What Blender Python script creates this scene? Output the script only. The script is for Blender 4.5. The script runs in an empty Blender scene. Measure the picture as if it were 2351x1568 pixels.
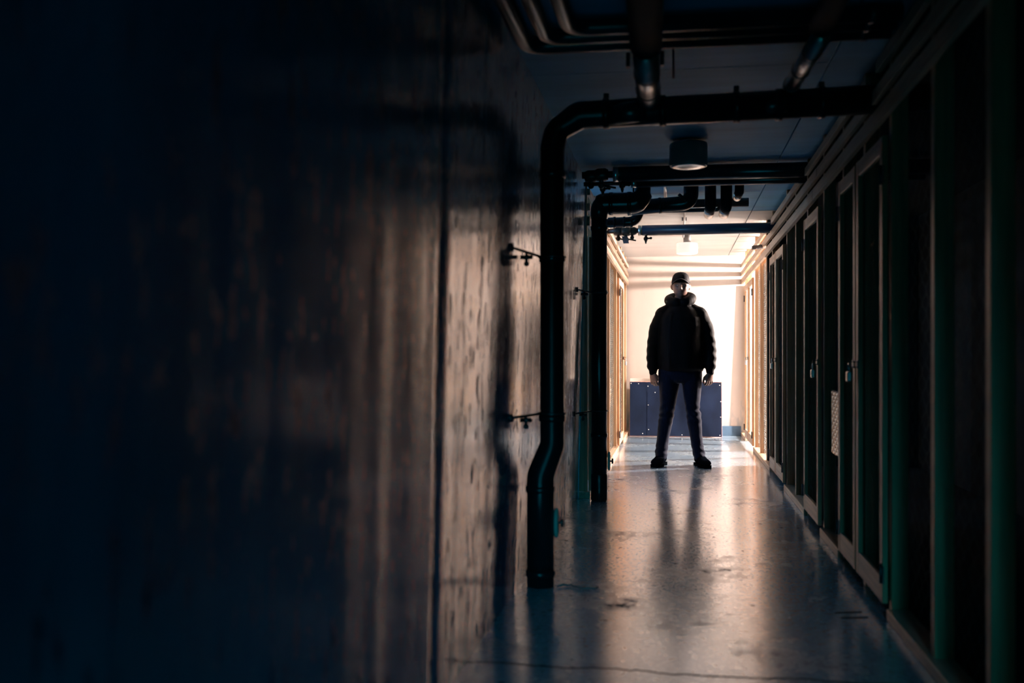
import bpy, bmesh, math, random
from mathutils import Vector, Matrix, noise
random.seed(7)
C = bpy.context.scene.collection
SC = bpy.context.scene
PI = math.pi

# ---------------------------------------------------------------- camera
cam_d = bpy.data.cameras.new('camera')
cam = bpy.data.objects.new('camera', cam_d); C.objects.link(cam)
YAW = math.atan((1553.0-1175.5)/2286.0)
cam.location = (0, 0, 1.05)
cam.rotation_euler = (PI/2, 0, YAW)
cam_d.sensor_width = 36.0; cam_d.lens = 35.0
cam_d.shift_y = (813.0-784.0)/2351.0
cam_d.clip_start = 0.02
cam_d.dof.use_dof = True
cam_d.dof.focus_distance = 9.4
cam_d.dof.aperture_fstop = 1.9
SC.camera = cam

# ---------------------------------------------------------------- world, exposure, large lights
w = bpy.data.worlds.new('world'); SC.world = w; w.use_nodes = True
w.node_tree.nodes['Background'].inputs[0].default_value = (0.02, 0.56, 0.50, 1)
w.node_tree.nodes['Background'].inputs[1].default_value = 0.12
SC.view_settings.view_transform = 'Standard'
SC.view_settings.look = 'None'
SC.view_settings.exposure = 0.25
SC.view_settings.gamma = 1.0
SC.view_settings.use_curve_mapping = False
SC.cycles.max_bounces = 10
SC.cycles.diffuse_bounces = 6
SC.cycles.glossy_bounces = 5
SC.cycles.sample_clamp_indirect = 6.0
SC.cycles.use_denoising = True

STORE_LAMP = (3.95, 11.75, 2.065)
STORE_POWER = 3550.0
STORE_COLOR = (1.0, 0.81, 0.74)

# faint cold fill added from behind the camera, with no known source
sd_ = bpy.data.lights.new('cold_fill_sun', 'SUN'); sd_.energy = 0.68; sd_.color = (0.02, 0.60, 0.88); sd_.angle = math.radians(14)
sun = bpy.data.objects.new('cold_fill_sun', sd_); C.objects.link(sun)
sun.rotation_euler = Vector((-0.03, 1.0, -0.28)).to_track_quat('-Z', 'Y').to_euler()

# ---------------------------------------------------------------- materials
def nt(name):
    m = bpy.data.materials.new(name); m.use_nodes = True
    n = m.node_tree.nodes; b = n['Principled BSDF']
    return m, n, m.node_tree.links, b

def mat(name, col, rough=0.6, metal=0.0, spec=0.5, vary=0.25, scale=(8, 8, 8), bump=0.0, bscale=None, ior=1.5, detail=4):
    """Principled with an object-space noise that varies the colour and (optionally) the relief."""
    m, n, l, b = nt(name)
    tc = n.new('ShaderNodeTexCoord'); mp = n.new('ShaderNodeMapping')
    mp.inputs['Scale'].default_value = scale
    g = n.new('ShaderNodeNewGeometry')
    l.new(g.outputs['Position'], mp.inputs['Vector'])
    no = n.new('ShaderNodeTexNoise'); no.inputs['Scale'].default_value = 1.0; no.inputs['Detail'].default_value = detail
    l.new(mp.outputs[0], no.inputs['Vector'])
    r = n.new('ShaderNodeValToRGB')
    e = r.color_ramp.elements
    e[0].position = 0.3; e[1].position = 0.72
    e[0].color = [c*(1-vary) for c in col]+[1]
    e[1].color = [min(1, c*(1+vary)) for c in col]+[1]
    l.new(no.outputs['Fac'], r.inputs[0]); l.new(r.outputs[0], b.inputs['Base Color'])
    b.inputs['Roughness'].default_value = rough
    b.inputs['Metallic'].default_value = metal
    b.inputs['Specular IOR Level'].default_value = spec
    b.inputs['IOR'].default_value = ior
    if bump > 0:
        bu = n.new('ShaderNodeBump'); bu.inputs['Strength'].default_value = bump; bu.inputs['Distance'].default_value = 0.01
        if bscale:
            mp2 = n.new('ShaderNodeMapping'); mp2.inputs['Scale'].default_value = bscale
            l.new(g.outputs['Position'], mp2.inputs['Vector'])
            n2 = n.new('ShaderNodeTexNoise'); n2.inputs['Scale'].default_value = 1.0; n2.inputs['Detail'].default_value = 6
            l.new(mp2.outputs[0], n2.inputs['Vector']); l.new(n2.outputs['Fac'], bu.inputs['Height'])
        else:
            l.new(no.outputs['Fac'], bu.inputs['Height'])
        l.new(bu.outputs[0], b.inputs['Normal'])
    return m

M = {}
WOOD = (0.46, 0.255, 0.135)
M['wood_up'] = mat('wood_up', WOOD, 0.42, 0, 0.5, 0.30, (55, 55, 2.2), 0.15)
M['wood_along'] = mat('wood_along', (0.46, 0.32, 0.22), 0.42, 0, 0.5, 0.30, (55, 2.2, 55), 0.15)
M['wood_yellow'] = mat('wood_yellow', (0.50, 0.33, 0.08), 0.5, 0, 0.4, 0.15, (40, 40, 2))
M['wood_orange'] = mat('wood_orange', (0.46, 0.15, 0.045), 0.5, 0, 0.4, 0.2, (40, 40, 2))
M['wood_old'] = mat('wood_old', (0.22, 0.12, 0.07), 0.6, 0, 0.3, 0.3, (40, 40, 2))
M['plaster_white'] = mat('plaster_white', (0.80, 0.75, 0.68), 0.7, 0, 0.3, 0.05, (3, 3, 2), 0.1, (60, 60, 60))
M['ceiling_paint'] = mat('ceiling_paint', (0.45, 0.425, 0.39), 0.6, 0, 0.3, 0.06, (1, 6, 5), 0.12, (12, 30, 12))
M['foam'] = mat('foam', (0.010, 0.014, 0.018), 0.85, 0, 0.12, 0.2, (30, 30, 30))
M['plaster_grey'] = mat('plaster_grey', (0.22, 0.24, 0.21), 0.8, 0, 0.2, 0.1, (3, 3, 2))
M['plaster_shaded'] = mat('plaster_shaded', (0.025, 0.03, 0.03), 0.9, 0, 0.1, 0.1, (3, 3, 2))  # shade of the unlit stores put into the plaster's colour
M['plaster_room'] = mat('plaster_room', (0.62, 0.58, 0.54), 0.8, 0, 0.2, 0.1, (3, 3, 2))
M['wire'] = mat('wire', (0.16, 0.19, 0.19), 0.5, 0.6, 0.5, 0.2, (40, 40, 40))
M['steel'] = mat('steel', (0.55, 0.55, 0.55), 0.28, 0.95, 0.5, 0.15, (20, 20, 20))
M['steel_dark'] = mat('steel_dark', (0.06, 0.06, 0.065), 0.4, 0.7, 0.5, 0.2, (20, 20, 20))
M['jacketing'] = mat('jacketing', (0.62, 0.57, 0.53), 0.30, 0.95, 0.5, 0.1, (6, 6, 6))
M['pipe_black'] = mat('pipe_black', (0.008, 0.011, 0.015), 0.30, 0, 0.28, 0.2, (12, 12, 12))
M['pipe_blue'] = mat('pipe_blue', (0.02, 0.045, 0.085), 0.33, 0, 0.5, 0.12, (10, 10, 10))
M['lagging'] = mat('lagging', (0.014, 0.02, 0.028), 0.3, 0, 0.6, 0.2, (10, 10, 10))
M['brass_dark'] = mat('brass_dark', (0.05, 0.045, 0.04), 0.45, 0.6, 0.5, 0.3, (30, 30, 30))
M['tag_grey'] = mat('tag_grey', (0.16, 0.15, 0.16), 0.6, 0, 0.4, 0.1, (30, 30, 30))
M['lamp_plastic'] = mat('lamp_plastic', (0.20, 0.20, 0.20), 0.4, 0, 0.5, 0.04, (10, 10, 10))
M['lamp_ring'] = mat('lamp_ring', (0.75, 0.75, 0.75), 0.2, 0.6, 0.5, 0.04, (10, 10, 10))
M['panel_face'] = mat('panel_face', (0.006, 0.012, 0.030), 0.6, 0, 0.08, 0.35, (5, 5, 3.5))
M['panel_edge'] = mat('panel_edge', (0.42, 0.24, 0.20), 0.7, 0, 0.3, 0.2, (30, 30, 30))
M['nail'] = mat('nail', (0.85, 0.82, 0.75), 0.5, 0, 0.5, 0.05, (30, 30, 30))
M['baseboard'] = mat('baseboard', (0.05, 0.10, 0.16), 0.5, 0, 0.4, 0.15, (8, 8, 8))
M['skin'] = mat('skin', (0.26, 0.135, 0.10), 0.45, 0, 0.5, 0.10, (40, 40, 40))
M['eye'] = mat('eye', (0.6, 0.58, 0.55), 0.15, 0, 0.5, 0.05, (40, 40, 40))
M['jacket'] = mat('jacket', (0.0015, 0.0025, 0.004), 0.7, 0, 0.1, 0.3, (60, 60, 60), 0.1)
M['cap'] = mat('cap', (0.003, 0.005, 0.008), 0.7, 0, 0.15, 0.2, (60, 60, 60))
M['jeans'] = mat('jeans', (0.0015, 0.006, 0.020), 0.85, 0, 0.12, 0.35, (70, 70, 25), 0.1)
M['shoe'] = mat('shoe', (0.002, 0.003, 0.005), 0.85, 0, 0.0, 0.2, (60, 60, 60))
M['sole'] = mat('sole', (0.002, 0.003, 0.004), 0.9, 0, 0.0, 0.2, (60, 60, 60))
M['cardboard'] = mat('cardboard', (0.40, 0.28, 0.18), 0.8, 0, 0.2, 0.12, (12, 12, 12))
M['crate_green'] = mat('crate_green', (0.04, 0.22, 0.10), 0.5, 0, 0.4, 0.1, (12, 12, 12))
M['sheet_grey'] = mat('sheet_grey', (0.42, 0.43, 0.38), 0.7, 0, 0.3, 0.25, (9, 9, 4))
M['weave'] = mat('weave', (0.80, 0.72, 0.66), 0.22, 1.0, 0.5, 0.25, (40, 30, 30))
M['weave_blue'] = mat('weave_blue', (0.10, 0.16, 0.26), 0.25, 0.9, 0.5, 0.25, (40, 30, 30))
M['cable_grey'] = mat('cable_grey', (0.12, 0.12, 0.12), 0.6, 0, 0.4, 0.1, (30, 30, 30))

def emissive(name, col, strength, base):
    m, n, l, b = nt(name)
    b.inputs['Base Color'].default_value = (*base, 1)
    b.inputs['Emission Color'].default_value = (*col, 1)
    b.inputs['Emission Strength'].default_value = strength
    b.inputs['Roughness'].default_value = 0.45
    return m
M['lamp_lit'] = emissive('lamp_lit', (1.0, 0.78, 0.74), 0.55, (0.8, 0.78, 0.75))

def floor_material():
    m, n, l, b = nt('painted_floor')
    g = n.new('ShaderNodeNewGeometry')
    def nz(sc, det, rough=0.55, vec=(1, 1, 1), lo=0.4, hi=0.6):
        mp = n.new('ShaderNodeMapping'); mp.inputs['Scale'].default_value = vec
        l.new(g.outputs['Position'], mp.inputs['Vector'])
        t = n.new('ShaderNodeTexNoise'); t.inputs['Scale'].default_value = sc
        t.inputs['Detail'].default_value = det; t.inputs['Roughness'].default_value = rough
        l.new(mp.outputs[0], t.inputs['Vector'])
        mr = n.new('ShaderNodeMapRange'); mr.inputs['From Min'].default_value = lo; mr.inputs['From Max'].default_value = hi
        l.new(t.outputs['Fac'], mr.inputs['Value'])
        return mr.outputs[0]
    def mix(a, bcol, fac, kind='MIX'):
        x = n.new('ShaderNodeMix'); x.data_type = 'RGBA'; x.blend_type = kind
        l.new(fac, x.inputs['Factor'])
        for s, v in ((6, a), (7, bcol)):
            if isinstance(v, tuple): x.inputs[s].default_value = (*v, 1)
            else: l.new(v, x.inputs[s])
        return x.outputs[2]
    def math_(op, a, bb=None, c=None):
        x = n.new('ShaderNodeMath'); x.operation = op
        for i, v in enumerate((a, bb, c)):
            if v is None: continue
            if isinstance(v, (int, float)): x.inputs[i].default_value = v
            else: l.new(v, x.inputs[i])
        return x.outputs[0]
    cloud = nz(1.6, 5, 0.6, (1, 1, 1), 0.35, 0.65)
    base = mix((0.28, 0.42, 0.54), (0.37, 0.49, 0.57), cloud)
    fine = nz(26, 4, 0.6, (1, 1, 1), 0.55, 0.70)
    base = mix(base, (0.11, 0.17, 0.21), fine)
    # scuffed dirt patches and small pock marks
    dirt = math_('MULTIPLY', nz(2.0, 6, 0.65, (1, 0.8, 1), 0.53, 0.66), nz(17, 5, 0.7, (1, 0.6, 1), 0.42, 0.60))
    base = mix(base, (0.012, 0.020, 0.028), math_('MULTIPLY', dirt, 0.9))
    vo = n.new('ShaderNodeTexVoronoi'); vo.inputs['Scale'].default_value = 8.0; vo.inputs['Randomness'].default_value = 1.0
    l.new(g.outputs['Position'], vo.inputs['Vector'])
    spot = math_('LESS_THAN', vo.outputs['Distance'], 0.085)
    keep = nz(3.1, 2, 0.5, (1, 1, 1), 0.50, 0.54)
    spot = math_('MULTIPLY', spot, keep)
    base = mix(base, (0.010, 0.014, 0.02), spot)
    # crack across the floor near the camera
    sx = n.new('ShaderNodeSeparateXYZ'); l.new(g.outputs['Position'], sx.inputs[0])
    wob = nz(4.0, 6, 0.6, (1, 0.02, 1), 0.0, 1.0)
    yy = math_('SUBTRACT', sx.outputs['Y'], math_('MULTIPLY_ADD', wob, 0.14, 3.25))
    crack = math_('LESS_THAN', math_('ABSOLUTE', yy), 0.008)
    base = mix(base, (0.006, 0.01, 0.014), crack)
    l.new(base, b.inputs['Base Color'])
    ro = n.new('ShaderNodeMapRange'); ro.inputs['To Min'].default_value = 0.19; ro.inputs['To Max'].default_value = 0.26
    l.new(cloud, ro.inputs['Value'])
    rg = math_('MULTIPLY_ADD', math_('MAXIMUM', dirt, spot), 0.35, ro.outputs[0])
    l.new(rg, b.inputs['Roughness'])
    b.inputs['IOR'].default_value = 3.2
    b.inputs['Coat Weight'].default_value = 1.0; b.inputs['Coat Roughness'].default_value = 0.16; b.inputs['Coat IOR'].default_value = 2.0
    b.inputs['Coat Weight'].default_value = 1.0
    for (ya, xm) in ((4.215, 0.69), (4.135, 0.70)):
        q1 = math_('LESS_THAN', math_('ABSOLUTE', math_('SUBTRACT', math_('MULTIPLY_ADD', sx.outputs['X'], 0.28, ya-0.28*xm), sx.outputs['Y'])), 0.011)
        q2 = math_('LESS_THAN', math_('ABSOLUTE', math_('SUBTRACT', sx.outputs['X'], xm)), 0.055)
        crack = math_('MAXIMUM', crack, math_('MULTIPLY', q1, q2))
    base = mix(base, (0.006, 0.01, 0.014), crack); l.new(base, b.inputs['Base Color'])
    grime = math_('MAXIMUM', dirt, math_('MAXIMUM', spot, crack))
    mott = nz(55, 6, 0.7, (1, 0.6, 1), 0.50, 0.62)
    l.new(math_('SUBTRACT', 1.0, math_('MAXIMUM', grime, math_('MULTIPLY', mott, 0.70))), b.inputs['Coat Weight'])
    l.new(math_('MULTIPLY_ADD', math_('MAXIMUM', grime, math_('MULTIPLY', mott, 0.55)), -0.50, 0.5), b.inputs['Specular IOR Level'])
    h = math_('ADD', math_('MULTIPLY', nz(38, 5, 0.6, (1, 1, 1), 0.2, 0.8), 0.5), nz(7, 3, 0.5, (1, 1, 1), 0.2, 0.8))
    h = math_('SUBTRACT', h, math_('MULTIPLY', crack, 2.0))
    bu = n.new('ShaderNodeBump'); bu.inputs['Strength'].default_value = 0.16; bu.inputs['Distance'].default_value = 0.003
    l.new(h, bu.inputs['Height']); l.new(bu.outputs[0], b.inputs['Normal'])
    return m
M['floor'] = floor_material()

def concrete_wall_material():
    m, n, l, b = nt('painted_concrete')
    g = n.new('ShaderNodeNewGeometry')
    def nz(vec, det, lo, hi, rough=0.6):
        mp = n.new('ShaderNodeMapping'); mp.inputs['Scale'].default_value = vec
        l.new(g.outputs['Position'], mp.inputs['Vector'])
        t = n.new('ShaderNodeTexNoise'); t.inputs['Scale'].default_value = 1; t.inputs['Detail'].default_value = det
        t.inputs['Roughness'].default_value = rough
        l.new(mp.outputs[0], t.inputs['Vector'])
        mr = n.new('ShaderNodeMapRange'); mr.inputs['From Min'].default_value = lo; mr.inputs['From Max'].default_value = hi
        l.new(t.outputs['Fac'], mr.inputs['Value']); return mr.outputs[0]
    streak = nz((9, 9, 0.9), 5, 0.3, 0.7)
    pits = nz((26, 26, 10), 5, 0.55, 0.68)
    r = n.new('ShaderNodeMix'); r.data_type = 'RGBA'
    r.inputs[6].default_value = (0.006, 0.16, 0.30, 1); r.inputs[7].default_value = (0.015, 0.21, 0.36, 1)
    l.new(streak, r.inputs['Factor'])
    r2 = n.new('ShaderNodeMix'); r2.data_type = 'RGBA'; r2.inputs[7].default_value = (0.008, 0.06, 0.11, 1)
    l.new(r.outputs[2], r2.inputs[6]); l.new(pits, r2.inputs['Factor'])
    l.new(r2.outputs[2], b.inputs['Base Color'])
    ro = n.new('ShaderNodeMapRange'); ro.inputs['To Min'].default_value = 0.11; ro.inputs['To Max'].default_value = 0.20
    l.new(streak, ro.inputs['Value'])
    sz = n.new('ShaderNodeSeparateXYZ'); l.new(g.outputs['Position'], sz.inputs[0])
    sc = n.new('ShaderNodeMapRange'); sc.inputs['From Min'].default_value = 0.25; sc.inputs['From Max'].default_value = 1.1
    sc.inputs['To Min'].default_value = 0.16; sc.inputs['To Max'].default_value = 0.5
    l.new(sz.outputs['Z'], sc.inputs['Value'])
    sp = n.new('ShaderNodeMath'); sp.operation = 'MULTIPLY_ADD'; sp.inputs[1].default_value = -0.36
    l.new(pits, sp.inputs[0]); l.new(sc.outputs[0], sp.inputs[2]); l.new(sp.outputs[0], b.inputs['Specular IOR Level'])
    ad = n.new('ShaderNodeMath'); ad.operation = 'MULTIPLY_ADD'; ad.inputs[1].default_value = 0.35
    l.new(pits, ad.inputs[0]); l.new(ro.outputs[0], ad.inputs[2]); l.new(ad.outputs[0], b.inputs['Roughness'])
    b.inputs['IOR'].default_value = 2.3
    def ma(op, p, q, r_=None):
        x = n.new('ShaderNodeMath'); x.operation = op
        for i, v in enumerate((p, q, r_)):
            if v is None: continue
            if isinstance(v, (int, float)): x.inputs[i].default_value = v
            else: l.new(v, x.inputs[i])
        return x
    s1 = nz((5, 5, 0.35), 3, 0.2, 0.8)
    s2 = nz((26, 26, 9), 5, 0.2, 0.8)
    # trowel work high on the wall: swirled, fading out towards mid height
    wv = n.new('ShaderNodeTexNoise'); wv.inputs['Scale'].default_value = 9; wv.inputs['Detail'].default_value = 3; wv.inputs['Distortion'].default_value = 1.6
    l.new(g.outputs['Position'], wv.inputs['Vector'])
    tz = n.new('ShaderNodeMapRange'); tz.inputs['From Min'].default_value = 1.15; tz.inputs['From Max'].default_value = 1.55
    l.new(sz.outputs['Z'], tz.inputs['Value'])
    tw = ma('MULTIPLY', wv.outputs['Fac'], tz.outputs[0])
    h = ma('MULTIPLY_ADD', s1, 0.8, ma('MULTIPLY_ADD', tw.outputs[0], 3.0, ma('MULTIPLY', s2, 0.55).outputs[0]).outputs[0])
    bu = n.new('ShaderNodeBump'); bu.inputs['Strength'].default_value = 0.22; bu.inputs['Distance'].default_value = 0.003
    l.new(h.outputs[0], bu.inputs['Height']); l.new(bu.outputs[0], b.inputs['Normal'])
    return m
M['concrete'] = concrete_wall_material()
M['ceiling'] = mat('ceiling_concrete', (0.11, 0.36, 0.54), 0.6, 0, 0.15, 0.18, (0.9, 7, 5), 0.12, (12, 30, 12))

def end_wall_material():
    """white paint with greyish damp and scuffs low down near the floor"""
    m = mat('end_wall_paint', (0.47, 0.415, 0.37), 0.55, 0, 0.4, 0.05, (5, 5, 1.2))
    n = m.node_tree.nodes; l = m.node_tree.links; b = n['Principled BSDF']
    src = b.inputs['Base Color'].links[0].from_socket
    g = n.new('ShaderNodeNewGeometry')
    mp = n.new('ShaderNodeMapping'); mp.inputs['Scale'].default_value = (14, 14, 5)
    l.new(g.outputs['Position'], mp.inputs['Vector'])
    t = n.new('ShaderNodeTexNoise'); t.inputs['Scale'].default_value = 1; t.inputs['Detail'].default_value = 6
    l.new(mp.outputs[0], t.inputs['Vector'])
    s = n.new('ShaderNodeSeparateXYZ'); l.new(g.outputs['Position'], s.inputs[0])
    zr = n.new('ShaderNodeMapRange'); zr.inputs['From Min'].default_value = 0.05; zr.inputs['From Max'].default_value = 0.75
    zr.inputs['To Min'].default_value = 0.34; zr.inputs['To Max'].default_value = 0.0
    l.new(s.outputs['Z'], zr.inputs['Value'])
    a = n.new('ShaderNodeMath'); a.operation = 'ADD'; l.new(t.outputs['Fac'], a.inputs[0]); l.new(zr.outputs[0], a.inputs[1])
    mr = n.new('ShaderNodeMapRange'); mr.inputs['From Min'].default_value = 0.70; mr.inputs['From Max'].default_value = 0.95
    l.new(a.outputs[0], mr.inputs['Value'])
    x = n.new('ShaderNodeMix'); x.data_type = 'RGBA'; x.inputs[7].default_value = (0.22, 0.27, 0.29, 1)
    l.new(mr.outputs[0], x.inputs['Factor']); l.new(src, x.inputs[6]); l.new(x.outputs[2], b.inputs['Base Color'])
    return m
M['end_wall'] = end_wall_material()

# ---------------------------------------------------------------- mesh helpers
class MB:
    def __init__(s): s.v = []; s.f = []; s.sm = []
    def add(s, vs, fs, smooth=False):
        o = len(s.v); s.v += [tuple(p) for p in vs]; s.f += [tuple(i+o for i in f) for f in fs]; s.sm += [smooth]*len(fs); return s
    def box(s, x0, x1, y0, y1, z0, z1, jit=0.0):
        j = lambda: random.uniform(-jit, jit)
        vs = [(x+j(), y+j(), z+j()) for z in (z0, z1) for y in (y0, y1) for x in (x0, x1)]
        return s.add(vs, [(0,2,3,1),(4,5,7,6),(0,1,5,4),(2,6,7,3),(0,4,6,2),(1,3,7,5)])
    def bbox(s, x0, x1, y0, y1, z0, z1, b=0.003):
        """box with chamfered edges"""
        bm = bmesh.new(); bmesh.ops.create_cube(bm, size=1)
        for v in bm.verts:
            v.co = Vector((x0+(v.co.x+.5)*(x1-x0), y0+(v.co.y+.5)*(y1-y0), z0+(v.co.z+.5)*(z1-z0)))
        bmesh.ops.bevel(bm, geom=bm.edges[:], offset=b, segments=1, affect='EDGES')
        bm.verts.index_update()
        s.add([v.co[:] for v in bm.verts], [[v.index for v in f.verts] for f in bm.faces]); bm.free(); return s
    def tube(s, pts, r, n=16, cap=True, smooth=True, close=False):
        """sweep a circle along pts; r is a number or a list"""
        P = [Vector(p) for p in pts]; N = len(P)
        R = r if isinstance(r, (list, tuple)) else [r]*N
        tang = []
        for i in range(N):
            if close: t = P[(i+1) % N]-P[i-1]
            else: t = P[min(i+1, N-1)]-P[max(i-1, 0)]
            tang.append(t.normalized())
        t0 = tang[0]; a = Vector((0, 0, 1)) if abs(t0.z) < .9 else Vector((1, 0, 0))
        u = t0.cross(a).normalized(); vs = []
        for i in range(N):
            t = tang[i]; u = (u-t*u.dot(t)).normalized(); q = t.cross(u)
            for k in range(n):
                an = 2*PI*k/n
                vs.append(P[i]+(u*math.cos(an)+q*math.sin(an))*R[i])
        fs = []
        for i in range(N if close else N-1):
            j = (i+1) % N
            for k in range(n):
                fs.append((i*n+k, i*n+(k+1) % n, j*n+(k+1) % n, j*n+k))
        if cap and not close:
            fs.append(tuple(range(n-1, -1, -1))); fs.append(tuple((N-1)*n+k for k in range(n)))
        return s.add(vs, fs, smooth)
    def rings(s, rs, n=24, smooth=True):
        """loft elliptical rings: (centre, rx, ry[, tilt about x])"""
        vs = []; fs = []
        for c in rs:
            ce = Vector(c[0]); tl = c[3] if len(c) > 3 else 0
            for k in range(n):
                an = 2*PI*k/n
                d = Vector((c[1]*math.cos(an), c[2]*math.sin(an), 0))
                d = Vector((d.x, d.y*math.cos(tl), d.y*math.sin(tl)))
                vs.append(ce+d)
        for i in range(len(rs)-1):
            for k in range(n):
                fs.append((i*n+k, i*n+(k+1) % n, (i+1)*n+(k+1) % n, (i+1)*n+k))
        fs.append(tuple(range(n-1, -1, -1))); fs.append(tuple((len(rs)-1)*n+k for k in range(n)))
        return s.add(vs, fs, smooth)
    def ball(s, c, r, n=12, sx=1, sy=1, sz=1):
        vs = []; fs = []; m = n//2+1
        for i in range(m+1):
            th = PI*i/m
            for k in range(n):
                ph = 2*PI*k/n
                vs.append((c[0]+r*sx*math.sin(th)*math.cos(ph), c[1]+r*sy*math.sin(th)*math.sin(ph), c[2]+r*sz*math.cos(th)))
        for i in range(m):
            for k in range(n):
                fs.append((i*n+k, (i+1)*n+k, (i+1)*n+(k+1) % n, i*n+(k+1) % n))
        return s.add(vs, fs, True)
    def prism(s, prof, a0, a1, axis='y', smooth=False):
        """extrude a 2-D outline; prof is a list of 2-D points in the two other axes (in x,y,z order)"""
        n = len(prof); vs = []
        for a in (a0, a1):
            for p in prof:
                vs.append({'x': (a, p[0], p[1]), 'y': (p[0], a, p[1]), 'z': (p[0], p[1], a)}[axis])
        fs = [(k, (k+1) % n, n+(k+1) % n, n+k) for k in range(n)]
        fs += [tuple(range(n-1, -1, -1)), tuple(range(n, 2*n))]
        return s.add(vs, fs, smooth)
    def mesh(s, name):
        me = bpy.data.meshes.new(name); me.from_pydata(s.v, [], s.f); me.validate(); 
        if len(me.polygons) == len(s.sm): me.polygons.foreach_set('use_smooth', s.sm)
        bm = bmesh.new(); bm.from_mesh(me); bmesh.ops.recalc_face_normals(bm, faces=bm.faces[:]); bm.to_mesh(me); bm.free()
        me.update(); return me
    def build(s, name, material, parent=None):
        me = s.mesh(name); me.materials.append(M[material] if isinstance(material, str) else material)
        return link(name, me, parent)

def link(name, me, parent=None):
    o = bpy.data.objects.new(name, me); C.objects.link(o)
    if parent is not None:
        o.parent = parent
        o.matrix_parent_inverse = Matrix.Translation(-world_loc(parent))
    return o
def world_loc(o):
    l = Vector(o.location)
    return l
def tag(o, label, cat, group=None, kind=None):
    o['label'] = label; o['category'] = cat
    if group: o['group'] = group
    if kind: o['kind'] = kind
    return o
def thing(name, label, cat, loc=(0, 0, 0), group=None):
    o = bpy.data.objects.new(name, None); C.objects.link(o); o.location = loc; o.empty_display_size = 0.1
    return tag(o, label, cat, group)
def part(name, parent):
    """an Empty that gathers sub-parts (a door leaf, a tap)"""
    o = bpy.data.objects.new(name, None); C.objects.link(o); o.parent = parent
    o.matrix_parent_inverse = Matrix.Translation(-world_loc(parent)); o.empty_display_size = 0.1
    return o
def struct(o, label=None):
    o['kind'] = 'structure'
    if label: o['label'] = label
    return o
def fillet(pts, rad, n=8):
    """round the corners of a polyline"""
    P = [Vector(p) for p in pts]; out = [P[0]]
    for i in range(1, len(P)-1):
        a = (P[i-1]-P[i]); b = (P[i+1]-P[i]); r = rad[i-1] if isinstance(rad, (list, tuple)) else rad
        an = a.angle(b); d = min(r/math.tan(an/2), a.length*.49, b.length*.49)
        p0 = P[i]+a.normalized()*d; p1 = P[i]+b.normalized()*d
        for k in range(n+1):
            t = k/n
            out.append(p0*(1-t)**2+P[i]*2*t*(1-t)+p1*t**2)
    out.append(P[-1]); return out
def solid(mb, voxel, name, smooth=4, fold=None):
    """weld overlapping closed shells into ONE continuous skin (voxel remesh), smooth it"""
    me = mb.mesh(name+'_raw'); o = bpy.data.objects.new(name+'_raw', me); C.objects.link(o)
    r = o.modifiers.new('weld', 'REMESH'); r.mode = 'VOXEL'; r.voxel_size = voxel; r.adaptivity = 0
    if smooth:
        q = o.modifiers.new('relax', 'SMOOTH'); q.iterations = smooth; q.factor = 0.5
    dg = bpy.context.evaluated_depsgraph_get(); dg.update()
    res = bpy.data.meshes.new_from_object(o.evaluated_get(dg)); res.name = name
    bpy.data.objects.remove(o); bpy.data.meshes.remove(me)
    if fold:
        ns = [Vector(v.normal) for v in res.vertices]
        for v, nn in zip(res.vertices, ns): v.co = v.co+nn*fold(Vector(v.co))
    res.polygons.foreach_set('use_smooth', [True]*len(res.polygons)); res.update()
    return res

# ---------------------------------------------------------------- room shell
XL0, XL1 = -0.705, -0.650         # left concrete wall leans very slightly: foot, head
XR = 0.82                         # front of the timber partition on the right
YE = 13.10                        # end wall
HC = 2.32                         # ceiling
Y0 = -1.6

fl = MB(); fl.box(-3.2, 4.8, Y0, YE+0.2, -0.12, 0.0)
struct(fl.build('floor', 'floor'))

# ceiling of cast slabs with narrow recessed joints
ceil = bpy.data.objects.new('ceiling', None); C.objects.link(ceil); struct(ceil)
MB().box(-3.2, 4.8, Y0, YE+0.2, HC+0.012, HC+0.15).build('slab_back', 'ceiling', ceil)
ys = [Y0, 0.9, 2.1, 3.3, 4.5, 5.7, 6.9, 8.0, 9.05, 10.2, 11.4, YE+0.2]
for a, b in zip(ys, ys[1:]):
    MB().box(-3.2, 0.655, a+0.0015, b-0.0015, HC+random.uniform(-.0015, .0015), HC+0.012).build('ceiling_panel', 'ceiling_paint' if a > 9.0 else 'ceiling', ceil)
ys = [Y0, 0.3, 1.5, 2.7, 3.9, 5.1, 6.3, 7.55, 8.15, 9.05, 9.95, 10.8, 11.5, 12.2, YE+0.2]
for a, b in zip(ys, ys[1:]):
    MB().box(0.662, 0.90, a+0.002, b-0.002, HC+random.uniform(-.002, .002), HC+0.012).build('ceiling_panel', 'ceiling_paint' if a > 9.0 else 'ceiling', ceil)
MB().box(0.902, 4.8, Y0, 9.68, HC, HC+0.012).build('store_ceiling', 'plaster_shaded', ceil)
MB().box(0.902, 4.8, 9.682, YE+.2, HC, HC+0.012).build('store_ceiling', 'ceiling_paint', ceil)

# end wall + baseboard
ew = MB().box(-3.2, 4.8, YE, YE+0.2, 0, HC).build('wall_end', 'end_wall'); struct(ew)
struct(MB().bbox(XR-0.26, XR+0.0, YE-0.014, YE, 0, 0.125).build('baseboard_end', 'baseboard'))

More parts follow.
